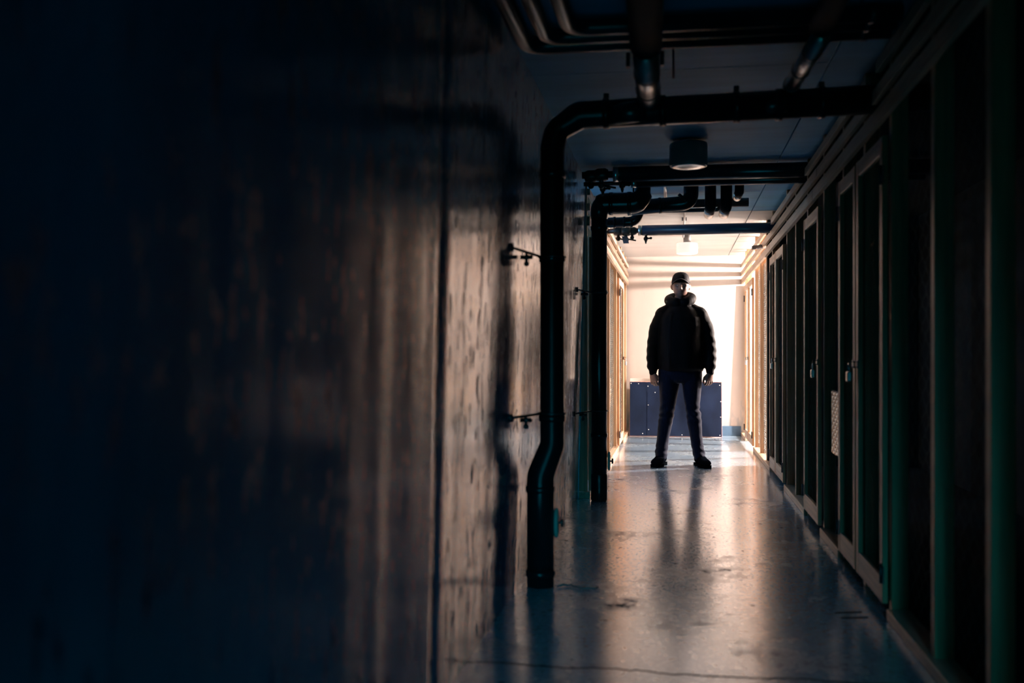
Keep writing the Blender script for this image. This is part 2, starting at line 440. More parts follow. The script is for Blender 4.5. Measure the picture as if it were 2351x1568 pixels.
# left concrete wall: a fine grid with shallow pours and a formwork seam
wl = MB(); NY, NZ = 260, 70
YW = 7.22
for i in range(NY+1):
    y = Y0+(YW-Y0)*i/NY
    for k in range(NZ+1):
        z = HC*k/NZ
        x = XL0+(XL1-XL0)*z/HC
        d = 0.006*noise.noise(Vector((y*1.9, z*0.25, 3.1)))+0.0025*noise.noise(Vector((y*7, z*0.8, 9.7)))
        for ysm, wd, dep in ((2.82, 0.018, 0.012),):
            d -= dep*math.exp(-((y-ysm)/wd)**2)
        wl.v.append((x+d, y, z))
for i in range(NY):
    for k in range(NZ):
        a = i*(NZ+1)+k
        wl.f.append((a, a+NZ+1, a+NZ+2, a+1)); wl.sm.append(True)
wl.box(-1.0, XL0-0.03, Y0, YW, 0, HC)
wl.add([(-1.0, YW, 0), (XL0+0.004, YW, 0), (XL1+0.004, YW, HC), (-1.0, YW, HC)], [(0, 1, 2, 3)])
struct(wl.build('wall_left', 'concrete'))
# outer walls of the storage rooms
struct(MB().box(4.6, 4.8, 9.68, YE, 0, HC).build('wall_right_outer', 'plaster_room'))
struct(MB().box(XR+0.09, 4.6, Y0, 9.66, 0.0, 0.004).build('floor_store', 'plaster_shaded'))  # dark sheet over the floor, imitating the unlit store's shade
struct(MB().box(2.2, 2.4, Y0, 9.66, 0.004, HC).build('wall_right_inner', 'plaster_shaded'))
struct(MB().box(XR+0.05, 4.6, Y0-0.1, Y0, 0, HC).build('wall_right_return', 'plaster_shaded'))
struct(MB().box(-3.2, -3.0, YW, YE, 0, HC).build('wall_left_outer', 'plaster_grey'))
struct(MB().box(-3.0, -1.0, YW-0.1, YW, 0, HC).build('wall_left_return', 'plaster_room'))
# solid partitions between the lit store and the dark ones
struct(MB().box(XR+0.03, 4.6, 9.66, 9.70, 0, HC).build('wall_store_partition', 'plaster_shaded'))
struct(MB().box(-3.0, -0.66, 9.02, 9.06, 0, HC).build('wall_left_partition', 'plaster_room'))

# ---------------------------------------------------------------- timber partitions
def hexmesh(y0, y1, z0, z1, pitch, amp, wr):
    """chicken wire: zig-zag wires that touch their neighbours; returned as MB in the plane x=0"""
    mb = MB(); nc = max(2, int((y1-y0)/pitch)); st = pitch*0.85
    nz_ = int((z1-z0)/st)
    for c in range(nc+1):
        y = y0+(y1-y0)*c/nc; pts = []
        for k in range(nz_+1):
            s = 1 if (k+c) % 2 else -1
            e = pitch/2*0.92*s
            yy = min(max(y+e, y0), y1)
            z = z0+(z1-z0)*k/nz_
            pts += [(amp*random.uniform(-1, 1), yy, z-st*0.18), (amp*random.uniform(-1, 1), yy, z+st*0.18)]
        pts[0] = (0, pts[0][1], z0); pts[-1] = (0, pts[-1][1], z1)
        mb.tube(pts, wr, 3, cap=False, smooth=False)
    return mb
def gridmesh(y0, y1, z0, z1, pitch, wr):
    mb = MB(); n = max(2, round((y1-y0)/pitch))
    for c in range(n+1):
        y = y0+(y1-y0)*c/n; mb.tube([(0, y, z0), (0, y, z1)], wr, 4, cap=False, smooth=False)
    n = round((z1-z0)/pitch)
    for c in range(n+1):
        z = z0+(z1-z0)*c/n; mb.tube([(wr, y0, z), (wr, y1, z)], wr, 4, cap=False, smooth=False)
    return mb
def shift(mb, dx):
    mb.v = [(x+dx, y, z) for x, y, z in mb.v]; return mb

def hb(y): return 2.030-0.0064*y            # underside of the header board
def slopeboard(x0, x1, y0, y1, zo, h):
    """board running along the corridor, following the header's slight fall"""
    mb = MB(); j = lambda: random.uniform(-.0015, .0015)
    vs = []
    for y in (y0, y1):
        z = hb(y)+zo
        vs += [(x0+j(), y, z+j()), (x1+j(), y, z), (x1, y, z+h+j()), (x0+j(), y, z+h)]
    mb.add(vs, [(0,1,2,3),(7,6,5,4),(0,4,5,1),(1,5,6,2),(2,6,7,3),(3,7,4,0)])
    return mb

wr_ = bpy.data.objects.new('wall_right', None); C.objects.link(wr_)
struct(wr_, 'timber and wire partition of the storage cages on the right')
wlc = bpy.data.objects.new('wall_far_left', None); C.objects.link(wlc)
struct(wlc, 'timber and wire partition of the storage cages beyond the concrete wall')

# --- right side boards
seg = [(-1.2, 1.5), (1.51, 3.6), (3.605, 5.345), (5.35, 6.305), (6.31, 9.15), (9.155, 11.1), (11.105, YE)]
for a, b in seg: slopeboard(XR, XR+0.022, a, b, 0, 0.068).build('header_board', 'wood_along', wr_)
for a, b in [(-1.2, 2.6), (2.605, 6.1), (6.105, 8.9), (8.905, YE)]:
    slopeboard(XR-0.004, XR+0.018, a, b, 0.105, 0.055).build('rail_board', 'wood_along', wr_)
for a, b in [(-1.2, 3.2), (3.5, 4.33), (4.56, 6.66), (6.92, 9.00), (9.20, YE)]:
    slopeboard(XR-0.002, XR+0.020, a, b, 0.215, 0.048).build('rail_board', 'wood_along', wr_)
studs_r = [0.4, 1.4, 2.36, 2.90, 3.50, 4.16, 4.72, 5.30, 5.98, 6.70, 7.36, 7.94, 9.12, 9.70, 10.40, 11.06, 12.36, 12.62]
for y in studs_r:
    MB().bbox(XR+0.022, XR+0.085, y-0.024, y+0.024, 0.0, HC-0.003, 0.002).build('stud', 'wood_up', wr_)
for a, b in [(-1.2, 2.9), (2.9, 4.12), (5.32, 5.98), (6.70, 7.94), (9.12, 11.06), (12.33, YE)]:
    MB().bbox(XR-0.002, XR+0.085, a, b-0.003, 0.0, 0.045, 0.003).build('sill_board', 'wood_along', wr_)
def rpanel(a, b, kind='hex', pitch=0.026):
    w_ = 0.0008
    if a < 9: pitch, w_ = 0.050, 0.0005
    mb = hexmesh(a, b, 0.045, hb(b), pitch, 0.0035, w_) if kind == 'hex' else gridmesh(a, b, 0.045, hb(b), pitch, 0.0010)
    o = shift(mb, XR+0.055).build('wire_mesh', 'wire', wr_); o['kind'] = 'stuff'
for a, b in [(2.92, 3.48), (3.5, 4.12), (5.32, 5.96), (6.72, 7.34), (7.37, 7.92), (9.14, 9.69), (9.72, 10.38), (10.42, 11.04), (12.40, 12.60), (12.64, 12.95)]:
    rpanel(a, b)

# --- left side boards
XF = -0.62
for a, b in [(YW+0.0, 9.0), (9.005, 10.42), (10.425, YE)]:
    slopeboard(XF-0.022, XF, a, b, 0.0, 0.066).build('header_board', 'wood_along', wlc)
for a, b in [(YW+0.0, 8.8), (8.805, YE)]:
    slopeboard(XF-0.020, XF+0.002, a, b, 0.110, 0.052).build('rail_board', 'wood_along', wlc)
for a, b in [(YW+0.0, 8.95), (9.22, YE)]:
    slopeboard(XF-0.020, XF+0.002, a, b, 0.222, 0.046).build('rail_board', 'wood_along', wlc)
studs_l = [7.27, 8.0, 9.05, 9.74, 10.90, 11.84, 12.40, 13.0]
for y in studs_l:
    MB().bbox(XF-0.085, XF-0.022, y-0.024, y+0.024, 0.0, HC-0.003, 0.002).build('stud', 'wood_up', wlc)
for a, b in [(YW, 7.9), (8.9, 10.93), (11.8, YE)]:
    MB().bbox(XF-0.085, XF+0.002, a, b-0.003, 0.0, 0.05, 0.003).build('sill_board', 'wood_along', wlc)
for a, b in [(9.07, 9.72), (9.77, 10.87), (11.87, 12.37), (12.43, 12.98)]:
    o = shift(hexmesh(a, b, 0.05, hb(b), 0.026, 0.0035, 0.0008), XF-0.055).build('wire_mesh', 'wire', wlc); o['kind'] = 'stuff'

# --- cage doors: each leaf a thing
def cage_door(y0, y1, hinge, side, label, mesh='hex', top=None, group='cage doors'):
    """y0<y1, hinge = 'near'/'far' edge; side +1 right partition, -1 left"""
    xa, xb = (XR-0.006, XR+0.016) if side > 0 else (XF-0.016, XF+0.006)
    top = top or hb(y0)-0.075
    d = thing('cage_door', label, 'door', ((xa+xb)/2, (y0+y1)/2, 0.05), group)
    sw = 0.055
    for a, b in ((y0, y0+sw), (y1-sw, y1)):
        MB().bbox(xa, xb, a, b, 0.05, top, 0.002).build('stile', 'wood_up', d)
    MB().bbox(xa+.001, xb-.001, y0+sw, y1-sw, top-0.07, top-.001, 0.002).build('top_rail', 'wood_along', d)
    MB().bbox(xa+.001, xb-.001, y0+sw, y1-sw, 0.051, 0.15, 0.002).build('bottom_rail', 'wood_along', d)
    mb = hexmesh(y0+.02, y1-.02, 0.10, top-.03, 0.050 if y0 < 9 else 0.026, 0.003, 0.0005 if y0 < 9 else .0008) if mesh == 'hex' else gridmesh(y0+.02, y1-.02, 0.10, top-.03, 0.038, 0.0011)
    o = shift(mb, (xb+0.004) if side > 0 else (xa-0.004)).build('wire_mesh', 'wire', d); o['kind'] = 'stuff'
    hy = y0 if hinge == 'near' else y1
    fx = xa if side > 0 else xb; s = -side
    for z in (0.17, top-0.16):
        h = MB(); h.box(min(fx, fx+s*0.003), max(fx, fx+s*0.003), hy-0.035, hy+0.035, z-0.035, z+0.035)
        h.tube([(fx+s*0.006, hy, z-0.038), (fx+s*0.006, hy, z+0.038)], 0.006, 8)
        h.build('hinge', 'steel_dark', d)
    ly = y1 if hinge == 'near' else y0; e = -1 if hinge == 'near' else 1
    h = MB(); h.box(min(fx, fx+s*0.004), max(fx, fx+s*0.004), min(ly+e*0.060, ly+e*0.003), max(ly+e*0.060, ly+e*0.003), 0.985, 1.02)
    h.tube([(fx+s*0.004, ly+e*0.022, 0.990), (fx+s*0.026, ly+e*0.022, 0.990), (fx+s*0.026, ly+e*0.022, 1.014), (fx+s*0.004, ly+e*0.022, 1.014)], 0.003, 6)
    h.build('hasp', 'steel_dark', d)
    return d, fx, ly+e*0.022
def padlock(x, y, z, label, tilt=0.0):
    p = thing('padlock', label, 'padlock', (x, y, z), 'padlocks on the cage doors')
    b = MB(); b.bbox(x-0.010, x+0.010, y-0.021, y+0.021, z-0.072, z-0.026, 0.004)
    b.box(x-0.004, x+0.004, y-0.003, y+0.003, z-0.074, z-0.070)
    b.build('lock_body', 'steel', p)
    pts = [(x, y-0.014, z-0.03), (x, y-0.014, z-0.004)]+[(x, y-0.014*math.cos(t*PI/8), z-0.004+0.014*math.sin(t*PI/8)) for t in range(1, 8)]+[(x, y+0.014, z-0.004), (x, y+0.014, z-0.03)]
    MB().tube(pts, 0.0035, 8).build('shackle', 'steel', p)
    return p

doors = [
    (11.80, 12.33, 'far', 1, 'brightly lit cage door with square wire, nearer the white end wall', 'grid'),
    (11.10, 11.78, 'near', 1, 'brightly lit cage door leaf with square wire, second from the end wall on the right', 'grid'),
    (8.58, 9.10, 'far', 1, 'unlit cage door leaf just this side of the bright store on the right', 'hex'),
    (7.96, 8.56, 'near', 1, 'unlit cage door leaf with pale stile, third leaf back from the bright store', 'hex'),
    (6.02, 6.68, 'far', 1, 'dark single cage door beside the woven shiny panel', 'hex'),
    (4.80, 5.28, 'far', 1, 'dark cage door leaf directly in front of the woven shiny panel', 'hex'),
    (4.18, 4.77, 'near', 1, 'blurred dark cage door leaf nearest the camera on the right', 'hex'),
    (10.93, 11.80, 'near', -1, 'brightly lit pale wooden cage door on the left before the end wall', 'hex'),
    (7.30, 7.98, 'near', -1, 'dark cage door half hidden behind the second drain pipe', 'hex'),
]
made = []
for a, b, hg, sd, lb, ms in doors: made.append(cage_door(a, b, hg, sd, lb, ms))
padlock(made[0][1]-0.026, made[0][2]-.012, 1.000, 'small padlock in front of the glowing yellow cage door')
padlock(made[2][1]-0.026, made[2][2]-.012, 1.000, 'steel padlock on the unlit double doors next to the bright store')
padlock(made[4][1]-0.026, made[4][2]+.006, 0.985, 'padlock on the dark single door beside the woven panel')
padlock(made[5][1]-0.026, made[5][2]-.012, 0.995, 'blurred padlock on the dark doors nearest the camera')
padlock(made[7][1]+0.026, made[7][2]+.006, 0.990, 'padlock on the pale wooden door of the left cages')

rg = MB()
rg.tube([(XR+.03, 9.86, 2.082), (XR+.0, 9.86, 2.086), (XR-.02, 9.85, 2.088), (XR-.04, 9.845, 2.083), (XR-.055, 9.84, 2.080), (XR-.07, 9.835, 2.084), (XR-.085, 9.83, 2.085), (XR-.098, 9.83, 2.080), (XR-.105, 9.83, 2.078)], [.013, .019, .020, .018, .019, .014, .013, .010, .003], 16)
rg.tube([(XR-.05, 9.84, 2.078), (XR-.075, 9.83, 2.066), (XR-.105, 9.825, 2.062)], [.014, .010, .005], 8)
tag(rg.build('work_glove', 'tag_grey'), 'grey glove tucked between the rails above the right-hand cages', 'glove')

# ---------------------------------------------------------------- shiny woven sheet behind the wire
ws = thing('woven_panel', 'shiny woven sheet behind the wire, glinting among the dark cages', 'panel', (XR+0.05, 5.62, 0.5))
bk = MB(); bk.box(XR+0.052, XR+0.056, 5.46, 5.86, 0.49, 0.845); bk.build('backing_sheet', 'weave_blue', ws)
NS, NR = 8, 17
for k in range(NS):
    y = 5.465+0.39*(k+.5)/NS; pts = []
    mb = MB(); vs = []
    for r in range(NR*4+1):
        z = 0.495+0.345*r/(NR*4)
        x = XR+0.047+0.003*math.cos(PI*(r/4.0+k))
        vs += [(x, y-0.018, z), (x, y+0.018, z)]
    fs = [(2*r, 2*r+1, 2*r+3, 2*r+2) for r in range(NR*4)]
    mb.add(vs, fs, True); mb.build('woven_strip', 'weave', ws)
for r in range(NR):
    z = 0.495+0.345*(r+.5)/NR; mb = MB(); vs = []
    for k in range(NS*4+1):
        y = 5.462+0.396*k/(NS*4)
        x = XR+0.047-0.003*math.cos(PI*(k/4.0-0.5+r))
        vs += [(x, y, z-0.0075), (x, y, z+0.0075)]
    fs = [(2*k, 2*k+1, 2*k+3, 2*k+2) for k in range(NS*4)]
    mb.add(vs, fs, True); mb.build('woven_band', 'weave', ws)

# ---------------------------------------------------------------- things stored in the lit cages
def plank(x0, x1, y0, y1, z1, m, label, name='timber_board', cat='board', lean=0.02):
    mb = MB(); mb.bbox(x0, x1, y0, y1, 0.0, z1, 0.003)
    mb.v = [(x, y+lean*z, z) for x, y, z in mb.v]
    return tag(mb.build(name, m), label, cat)
plank(0.862, 0.922, YE-0.085, YE-0.062, 1.93, 'wood_yellow', 'tall yellow board leaning on the end wall inside the lit store')
plank(0.926, 0.942, YE-0.088, YE-0.062, 1.86, 'wood_yellow', 'narrow yellow batten beside the tall yellow board in the lit store')
plank(0.968, 1.008, YE-0.085, YE-0.062, 1.75, 'wood_orange', 'orange board behind the wire of the lit store', lean=0.015)
def box_thing(name, x0, x1, y0, y1, z0, z1, m, label, cat):
    t = thing(name, label, cat, ((x0+x1)/2, (y0+y1)/2, z0))
    MB().bbox(x0, x1, y0, y1, z0, z1-0.012, 0.004).build('body', m, t)
    ym = (y0+y1)/2
    MB().box(x0+.002, x1-.002, y0+.002, ym-.001, z1-0.012, z1-0.006).build('flap', m, t)
    MB().box(x0+.002, x1-.002, ym+.001, y1-.002, z1-0.012, z1-0.006).build('flap', m, t)
    return t
box_thing('cardboard_box', -1.20, -0.76, 11.95, 12.36, 0.0, 0.42, 'cardboard', 'brown carton on the floor behind the left cage wire', 'box')
box_thing('cardboard_box', -1.18, -0.78, 11.98, 12.34, 0.42, 0.78, 'cardboard', 'upper brown carton stacked in the left cage', 'box')
cr = thing('plastic_crate', 'green plastic crate behind the last left wire panel', 'crate', (-0.9, 12.7, 0.3))
box_thing('cardboard_box', -1.15, -0.74, 12.48, 12.92, 0.0, 0.30, 'cardboard', 'low carton carrying the green crate in the left cage', 'box')
c = MB(); c.box(-1.12, -0.76, 12.5, 12.9, 0.30, 0.31)
for (a, b, cc, d) in ((-1.12, -1.11, 12.5, 12.9), (-0.77, -0.76, 12.5, 12.9), (-1.11, -0.77, 12.5, 12.51), (-1.11, -0.77, 12.89, 12.9)):
    c.box(a, b, cc, d, 0.31, 0.56)
c.build('body', 'crate_green', cr)
MB().tube([(-0.755, 12.5, 0.555), (-0.755, 12.9, 0.555), (-1.125, 12.9, 0.555), (-1.125, 12.5, 0.555)], 0.01, 6, close=True, smooth=False).build('rim', 'crate_green', cr)
dv = thing('dust_sheet_frame', 'grey dust sheet hung over stored goods in the left lit cage', 'sheet', (-1.0, 10.3, 0))
sh = MB(); n_ = 40
for k in range(n_+1):
    y = 9.8+1.05*k/n_; x = -1.0+0.03*math.sin(k*1.3)+0.02*math.sin(k*.5)
    sh.v += [(x, y, 0.02), (x+0.01, y, 1.82)]
for k in range(n_): sh.f.append((2*k, 2*k+1, 2*k+3, 2*k+2)); sh.sm.append(True)
so = sh.build('sheet', 'sheet_grey', dv)
MB().tube([(-1.0, 9.78, 1.82), (-1.0, 10.88, 1.82)], 0.015, 8).build('rod', 'wood_old', dv)
for y in (9.79, 10.87): MB().tube([(-1.0, y, 0), (-1.0, y, 1.83)], 0.015, 8).build('post', 'wood_old', dv)

# ---------------------------------------------------------------- ceiling lamps
def drum_lamp(x, y, zb, r, label, lit=False, h=0.14):
    t = thing('ceiling_lamp', label, 'lamp', (x, y, HC), None)
    MB().rings([((x, y, HC-0.002), r*.35, r*.35), ((x, y, zb+h), r*.35, r*.35)], 32).build('mount', 'lamp_plastic', t)
    prof = [(zb+h, r*.80), (zb+h-.004, r*.97), (zb+h-.014, r), (zb+.016, r), (zb+.004, r*.985), (zb, r*.95), (zb+.002, r*.90)]
    MB().rings([((x, y, z), q, q) for z, q in prof], 48).build('drum', 'lamp_lit' if lit else 'lamp_plastic', t)
    d = [(zb+.001, r*.90), (zb-.004, r*.84), (zb-.007, r*.6), (zb-.009, r*.3), (zb-.009, r*.02)]
    MB().rings([((x, y, z), q, q) for z, q in d], 48).build('diffuser', 'lamp_lit' if lit else 'lamp_ring', t)
    return t
drum_lamp(0.071, 6.0, 2.163, 0.112, 'unlit dark drum ceiling lamp above the middle of the corridor')
drum_lamp(0.112, 10.75, 2.117, 0.112, 'pale glowing drum ceiling lamp near the end wall', lit=True, h=.115)
cl = MB(); cl.tube(fillet([(0.072, 10.66, 2.285), (0.072, 8.42, 2.29), (0.072, 8.30, HC-.006)], 0.05), 0.010, 10)
for y in (8.6, 9.4, 10.2): cl.box(0.05, 0.094, y-.012, y+.012, 2.29, HC)
tag(cl.build('lamp_conduit', 'lamp_plastic'), 'thin pale conduit running along the ceiling to the glowing lamp', 'conduit')
c2 = MB(); c2.tube([(-0.085, 7.0, 2.295), (-0.085, 8.55, 2.295)], 0.013, 10); c2.tube([(-0.11, 8.5, 2.287), (-0.06, 8.5, 2.287)], .005, 6)
c2.box(-0.105, -0.065, 8.48, 8.52, 2.285, HC); c2.box(-0.105, -0.065, 7.28, 7.32, 2.285, HC)
tag(c2.build('wiring_conduit', 'steel'), 'short bright metal conduit on the ceiling above the black pipe bends', 'conduit')
# the lamp that lights the store on the right (hidden behind the cages)
L = thing('ceiling_lamp', 'lit lamp inside the right-hand store that throws the slatted light', 'lamp', (STORE_LAMP[0], STORE_LAMP[1], HC))
x, y, z = STORE_LAMP
MB().rings([((x, y, HC-.001), .09, .09), ((x, y, z+.13), .09, .09)], 24).build('mount', 'lamp_plastic', L)
MB().tube([(x, y, z+.13), (x, y, z+.075)], 0.03, 16).build('socket', 'lamp_plastic', L)
pl = bpy.data.lights.new('store_bulb', 'POINT'); pl.energy = STORE_POWER; pl.color = STORE_COLOR; pl.shadow_soft_size = 0.07
po = bpy.data.objects.new('store_bulb', pl); C.objects.link(po); po.location = STORE_LAMP

# made-up cold fill lamp and fixture, hidden in the dark store on the left
L2 = thing('ceiling_lamp', 'added cold fill lamp hidden in the dark left-hand store behind the second drain pipe', 'lamp', (-1.9, 8.05, HC))
MB().rings([((-1.9, 8.05, HC-.001), .08, .08), ((-1.9, 8.05, 2.24), .08, .08)], 24).build('mount', 'lamp_plastic', L2)
MB().tube([(-1.9, 8.05, 2.24), (-1.9, 8.05, 2.19)], 0.03, 16).build('socket', 'lamp_plastic', L2)
pl2 = bpy.data.lights.new('cold_fill', 'POINT'); pl2.energy = 28.0; pl2.color = (0.16, 0.55, 1.0); pl2.shadow_soft_size = 0.06
po2 = bpy.data.objects.new('cold_fill', pl2); C.objects.link(po2); po2.location = (-1.9, 8.05, 2.11)

# ---------------------------------------------------------------- pipes
def coupling(mb, p, axis, r, wdt=0.03):
    a = Vector(p); d = Vector(axis).normalized()*wdt/2
    mb.tube([a-d, a-d*.9, a+d*.9, a+d], [r*.9, r, r, r*.9], 20)

# drain pipe with the offset foot, and its run across the corridor
YA = 4.47
dp = thing('drain_pipe', 'thick black drain pipe down the concrete wall, bending under the ceiling', 'pipe', (-0.607, YA, 0))
path = fillet([(-0.607, YA, 0.0), (-0.607, YA, 0.52), (-0.554, YA, 0.66), (-0.554, YA, 2.05), (-0.42, YA, 2.127), (0.80, YA, 2.142)], [.12, .12, .10, .10])
path = fillet([(-0.607, YA, 0.0), (-0.607, YA, 0.50), (-0.554, YA, 0.64), (-0.554, YA, 1.98), (-0.535, YA, 2.06), (-0.43, YA, 2.125), (1.10, YA, 2.147)], [.10, .10, .08, .08, .08])
rr = [0.0625 if p.z < 0.5 else (0.0625+(0.055-0.0625)*min(1, (p.z-.5)/.15)) if p.z < 0.7 else 0.055 for p in path]
rr = [0.062 if (p.z > 2.1) else r for p, r in zip(path, rr)]
MB().tube(path, rr, 28).build('pipe_run', 'pipe_black', dp)
for p, ax, r in [((-0.607, YA, 0.06), (0, 0, 1), .068), ((-0.607, YA, 0.44), (0, 0, 1), .068), ((-0.554, YA, 0.76), (0, 0, 1), .061),
                 ((-0.554, YA, 1.48), (0, 0, 1), .060), ((-0.554, YA, 1.86), (0, 0, 1), .061), ((-0.31, YA, 2.127), (1, 0, .013), .068), ((-0.06, YA, 2.13), (1, 0, .013), .068),
                 ((0.26, YA, 2.134), (1, 0, .013), .069), ((0.44, YA, 2.136), (1, 0, .013), .069), ((0.62, YA, 2.138), (1, 0, .013), .068)]:
    mb = MB(); coupling(mb, p, ax, r); mb.build('coupling', 'pipe_black', dp)
for p in [(-0.31, 2.198), (0.26, 2.206), (0.62, 2.208)]:
    MB().bbox(p[0]-.012, p[0]+.012, YA-.012, YA+.012, p[1]-.01, p[1]+.02, .003).build('clamp_lug', 'steel_dark', dp)
# slanted branches running into it
MB().tube([(-0.13, YA-0.06, 2.12), (-0.30, YA-.01, 2.118)], [0.045, 0.05], 20).build('branch', 'lagging', dp)
MB().tube([(0.47, YA-0.05, 2.125), (0.33, YA, 2.128)], [0.034, 0.045], 20).build('branch', 'lagging', dp)
def wall_bracket(t, px, py, pz, wx, r, dy):
    """clamp ring, a rod slanting back to the wall and a wing screw hanging from it"""
    b = MB(); b.tube([(wx, py-dy, pz), (px-r*.8, py-.01, pz)], 0.006, 8)
    b.tube([(wx-.004, py-dy, pz), (wx+.008, py-dy, pz)], 0.018, 10)
    b.tube([(px+(r+.004)*math.cos(q*PI/12), py+(r+.004)*math.sin(q*PI/12), pz) for q in range(24)], 0.006, 6, close=True)
    f = .5; mx = wx+(px-r-wx)*f; my = py-dy*(1-f)
    b.tube([(mx, my, pz+.004), (mx, my, pz-.045)], 0.007, 8); b.tube([(mx-.026, my, pz-.020), (mx+.026, my, pz-.020)], 0.009, 8)
    b.ball((mx, my, pz-.048), 0.012, 8)
    b.build('wall_bracket', 'steel_dark', t)
wall_bracket(dp, -0.554, YA, 1.488, -0.668, 0.055, .44); wall_bracket(dp, -0.554, YA, 0.782, -0.685, 0.055, .36)
def cleanout(t, x, y, z, r):
    c = MB(); c.rings([((0, 0, 0), r*.8, r*1.25), ((0, 0, .006), r, r*1.5), ((0, 0, .014), r, r*1.5), ((0, 0, .018), r*.85, r*1.3)], 24)
    c.v = [(x+p[2], y+p[0], z+p[1]) for p in c.v]
    c.build('cleanout_cover', 'sheet_grey', t)
    k = MB(); k.tube([(x+.015, y, z), (x+.04, y, z)], .006, 8); k.tube([(x+.034, y, z-.018), (x+.034, y, z+.018)], .007, 8)
    k.build('wing_nut', 'steel_dark', t)
cleanout(dp, -0.546, YA+.02, 0.285, 0.045)

# second drain pipe further along
dq = thing('drain_pipe', 'second black drain pipe standing where the concrete wall ends', 'pipe', (-0.545, 7.13, 0))
MB().tube([(-0.545, 7.13, 0), (-0.545, 7.13, 2.10)], 0.056, 28).build('pipe_run', 'pipe_black', dq)
for z, r in ((0.10, .060), (0.47, .061), (1.49, .060), (1.95, .062)):
    mb = MB(); coupling(mb, (-0.545, 7.13, z), (0, 0, 1), r, 0.03 if z > .3 else .20); mb.build('coupling', 'pipe_black', dq)
wall_bracket(dq, -0.545, 7.13, 1.488, -0.664, 0.056, .40); wall_bracket(dq, -0.545, 7.13, 0.645, -0.683, 0.056, .40)
cleanout(dq, -0.485, 7.14, 0.285, 0.045)
# its bends under the ceiling: one swings to the camera, one comes from the right
b1 = fillet([(-0.545, 7.13, 2.02), (-0.545, 7.13, 2.125), (-0.236, 7.14, 2.125), (-0.236, 7.14, HC)], [.06, .12], 10)
r1 = [.062 if p.x < -.53 else .077 if p.z < 2.16 and p.x < -.27 else .056 if p.z > 2.2 else .070 for p in b1]
MB().tube(b1, r1, 28).build('large_bend', 'pipe_black', dq)
for x in (-.46, -.33):
    mb = MB(); coupling(mb, (x, 7.135, 2.125), (1, 0, 0), .082, .030); mb.build('coupling', 'pipe_black', dq)
mb = MB(); coupling(mb, (-0.236, 7.14, 2.25), (0, 0, 1), .062, .03); mb.build('coupling', 'pipe_black', dq)
b2 = fillet([(-0.36, 7.45, 2.135), (0.107, 7.45, 2.165), (0.107, 7.45, HC)], [.15], 12)
MB().tube(b2, .055, 28).build('side_bend', 'pipe_black', dq)
for p, ax in (((-0.12, 7.45, 2.15), (1, 0, .06)), ((0.055, 7.45, 2.185), (1, 0, .9))):
    mb = MB(); coupling(mb, p, ax, .060, .022); mb.build('coupling', 'pipe_black', dq)
MB().tube([(-0.30, 7.1, 2.20), (-0.30, 7.1, HC)], .006, 8).build('hanger_rod', 'steel_dark', dq)

low = fillet([(-0.80, 8.18, 2.125), (-0.305, 8.18, 2.13), (-0.305, 8.18, HC)], [.09], 10)
lp = thing('elbow_pipe', 'short black elbow pipe above the tagged valves on the left', 'pipe', (-0.5, 8.18, 2.12))
MB().tube(low, .042, 24).build('pipe_run', 'pipe_black', lp)
for x in (-.50, -.42, -.36): 
    mb = MB(); coupling(mb, (x, 8.18, 2.129), (1, 0, 0), .0455, .02); mb.build('coupling', 'pipe_black', lp)

# lagged pipes over the corridor (with bare ends and valves at the left)
def lagged(y, zc, r, x0, x1, label, zs=0.0, m='lagging'):
    t = thing('lagged_pipe', label, 'pipe', (x0, y, zc))
    MB().tube([(x0, y, zc), (x1, y, zc+zs)], r, 28).build('lagging', m, t)
    mb = MB(); mb.tube([(x0-.006, y, zc), (x0+.03, y, zc)], r*1.02, 28); mb.build('end_band', 'jacketing', t)
    MB().tube([(-0.63, y, zc), (x0, y, zc)], r*.48, 16).build('bare_pipe', 'steel_dark', t)
    return t
def valve(t, x, y, z, s=1.0, lever=True):
    v = MB(); v.tube([(x-.035*s, y, z), (x-.02*s, y, z), (x+.02*s, y, z), (x+.035*s, y, z)], [.026*s, .034*s, .034*s, .026*s], 8)
    v.tube([(x, y, z), (x, y, z-.05*s)], .012*s, 8); v.ball((x, y, z-.055*s), .018*s, 8)
    if lever: v.tube([(x, y, z-.055*s), (x+.075*s, y, z-.07*s)], .006*s, 6)
    v.build('valve', 'brass_dark', t)
def drain_tap(t, x, y, z):
    v = MB(); v.tube([(x, y, z), (x, y, z-.05)], .011, 8); v.ball((x, y, z-.03), .022, 10)
    v.tube([(x, y, z-.03), (x+.04, y, z-.025)], .008, 8); v.ball((x+.045, y, z-.025), .012, 8); v.tube([(x, y, z-.05), (x, y, z-.075)], [.012, .006], 8)
    v.build('drain_tap', 'brass_dark', t)
t1 = lagged(6.74, 2.262, 0.050, -0.415, 1.6, 'lagged pipe crossing the ceiling just behind the unlit lamp', -.008)
valve(t1, -0.50, 6.74, 2.262, 1.3); valve(t1, -0.57, 6.74, 2.255, 1.2, False)
drain_tap(t1, -0.36, 6.74, 2.215)
t2 = lagged(6.86, 2.222, 0.032, -0.30, 1.6, 'thinner lagged pipe tucked under the crossing pipe behind the unlit lamp', -.003)
drain_tap(t2, -0.50, 6.86, 2.215)
t3 = lagged(9.08, 2.168, 0.047, -0.335, 1.6, 'dark blue lagged pipe crossing in front of the bright ceiling', .004, 'pipe_blue')
valve(t3, -0.52, 9.08, 2.168, 1.25); valve(t3, -0.45, 9.06, 2.160, 1.2); valve(t3, -0.395, 9.08, 2.165, 1.1, False)
drain_tap(t3, -0.272, 9.08, 2.123)
MB().tube([(-0.475, 9.03, 2.13), (-0.45, 9.0, 2.10)], .003, 6).build('tag_wire', 'steel_dark', t3)
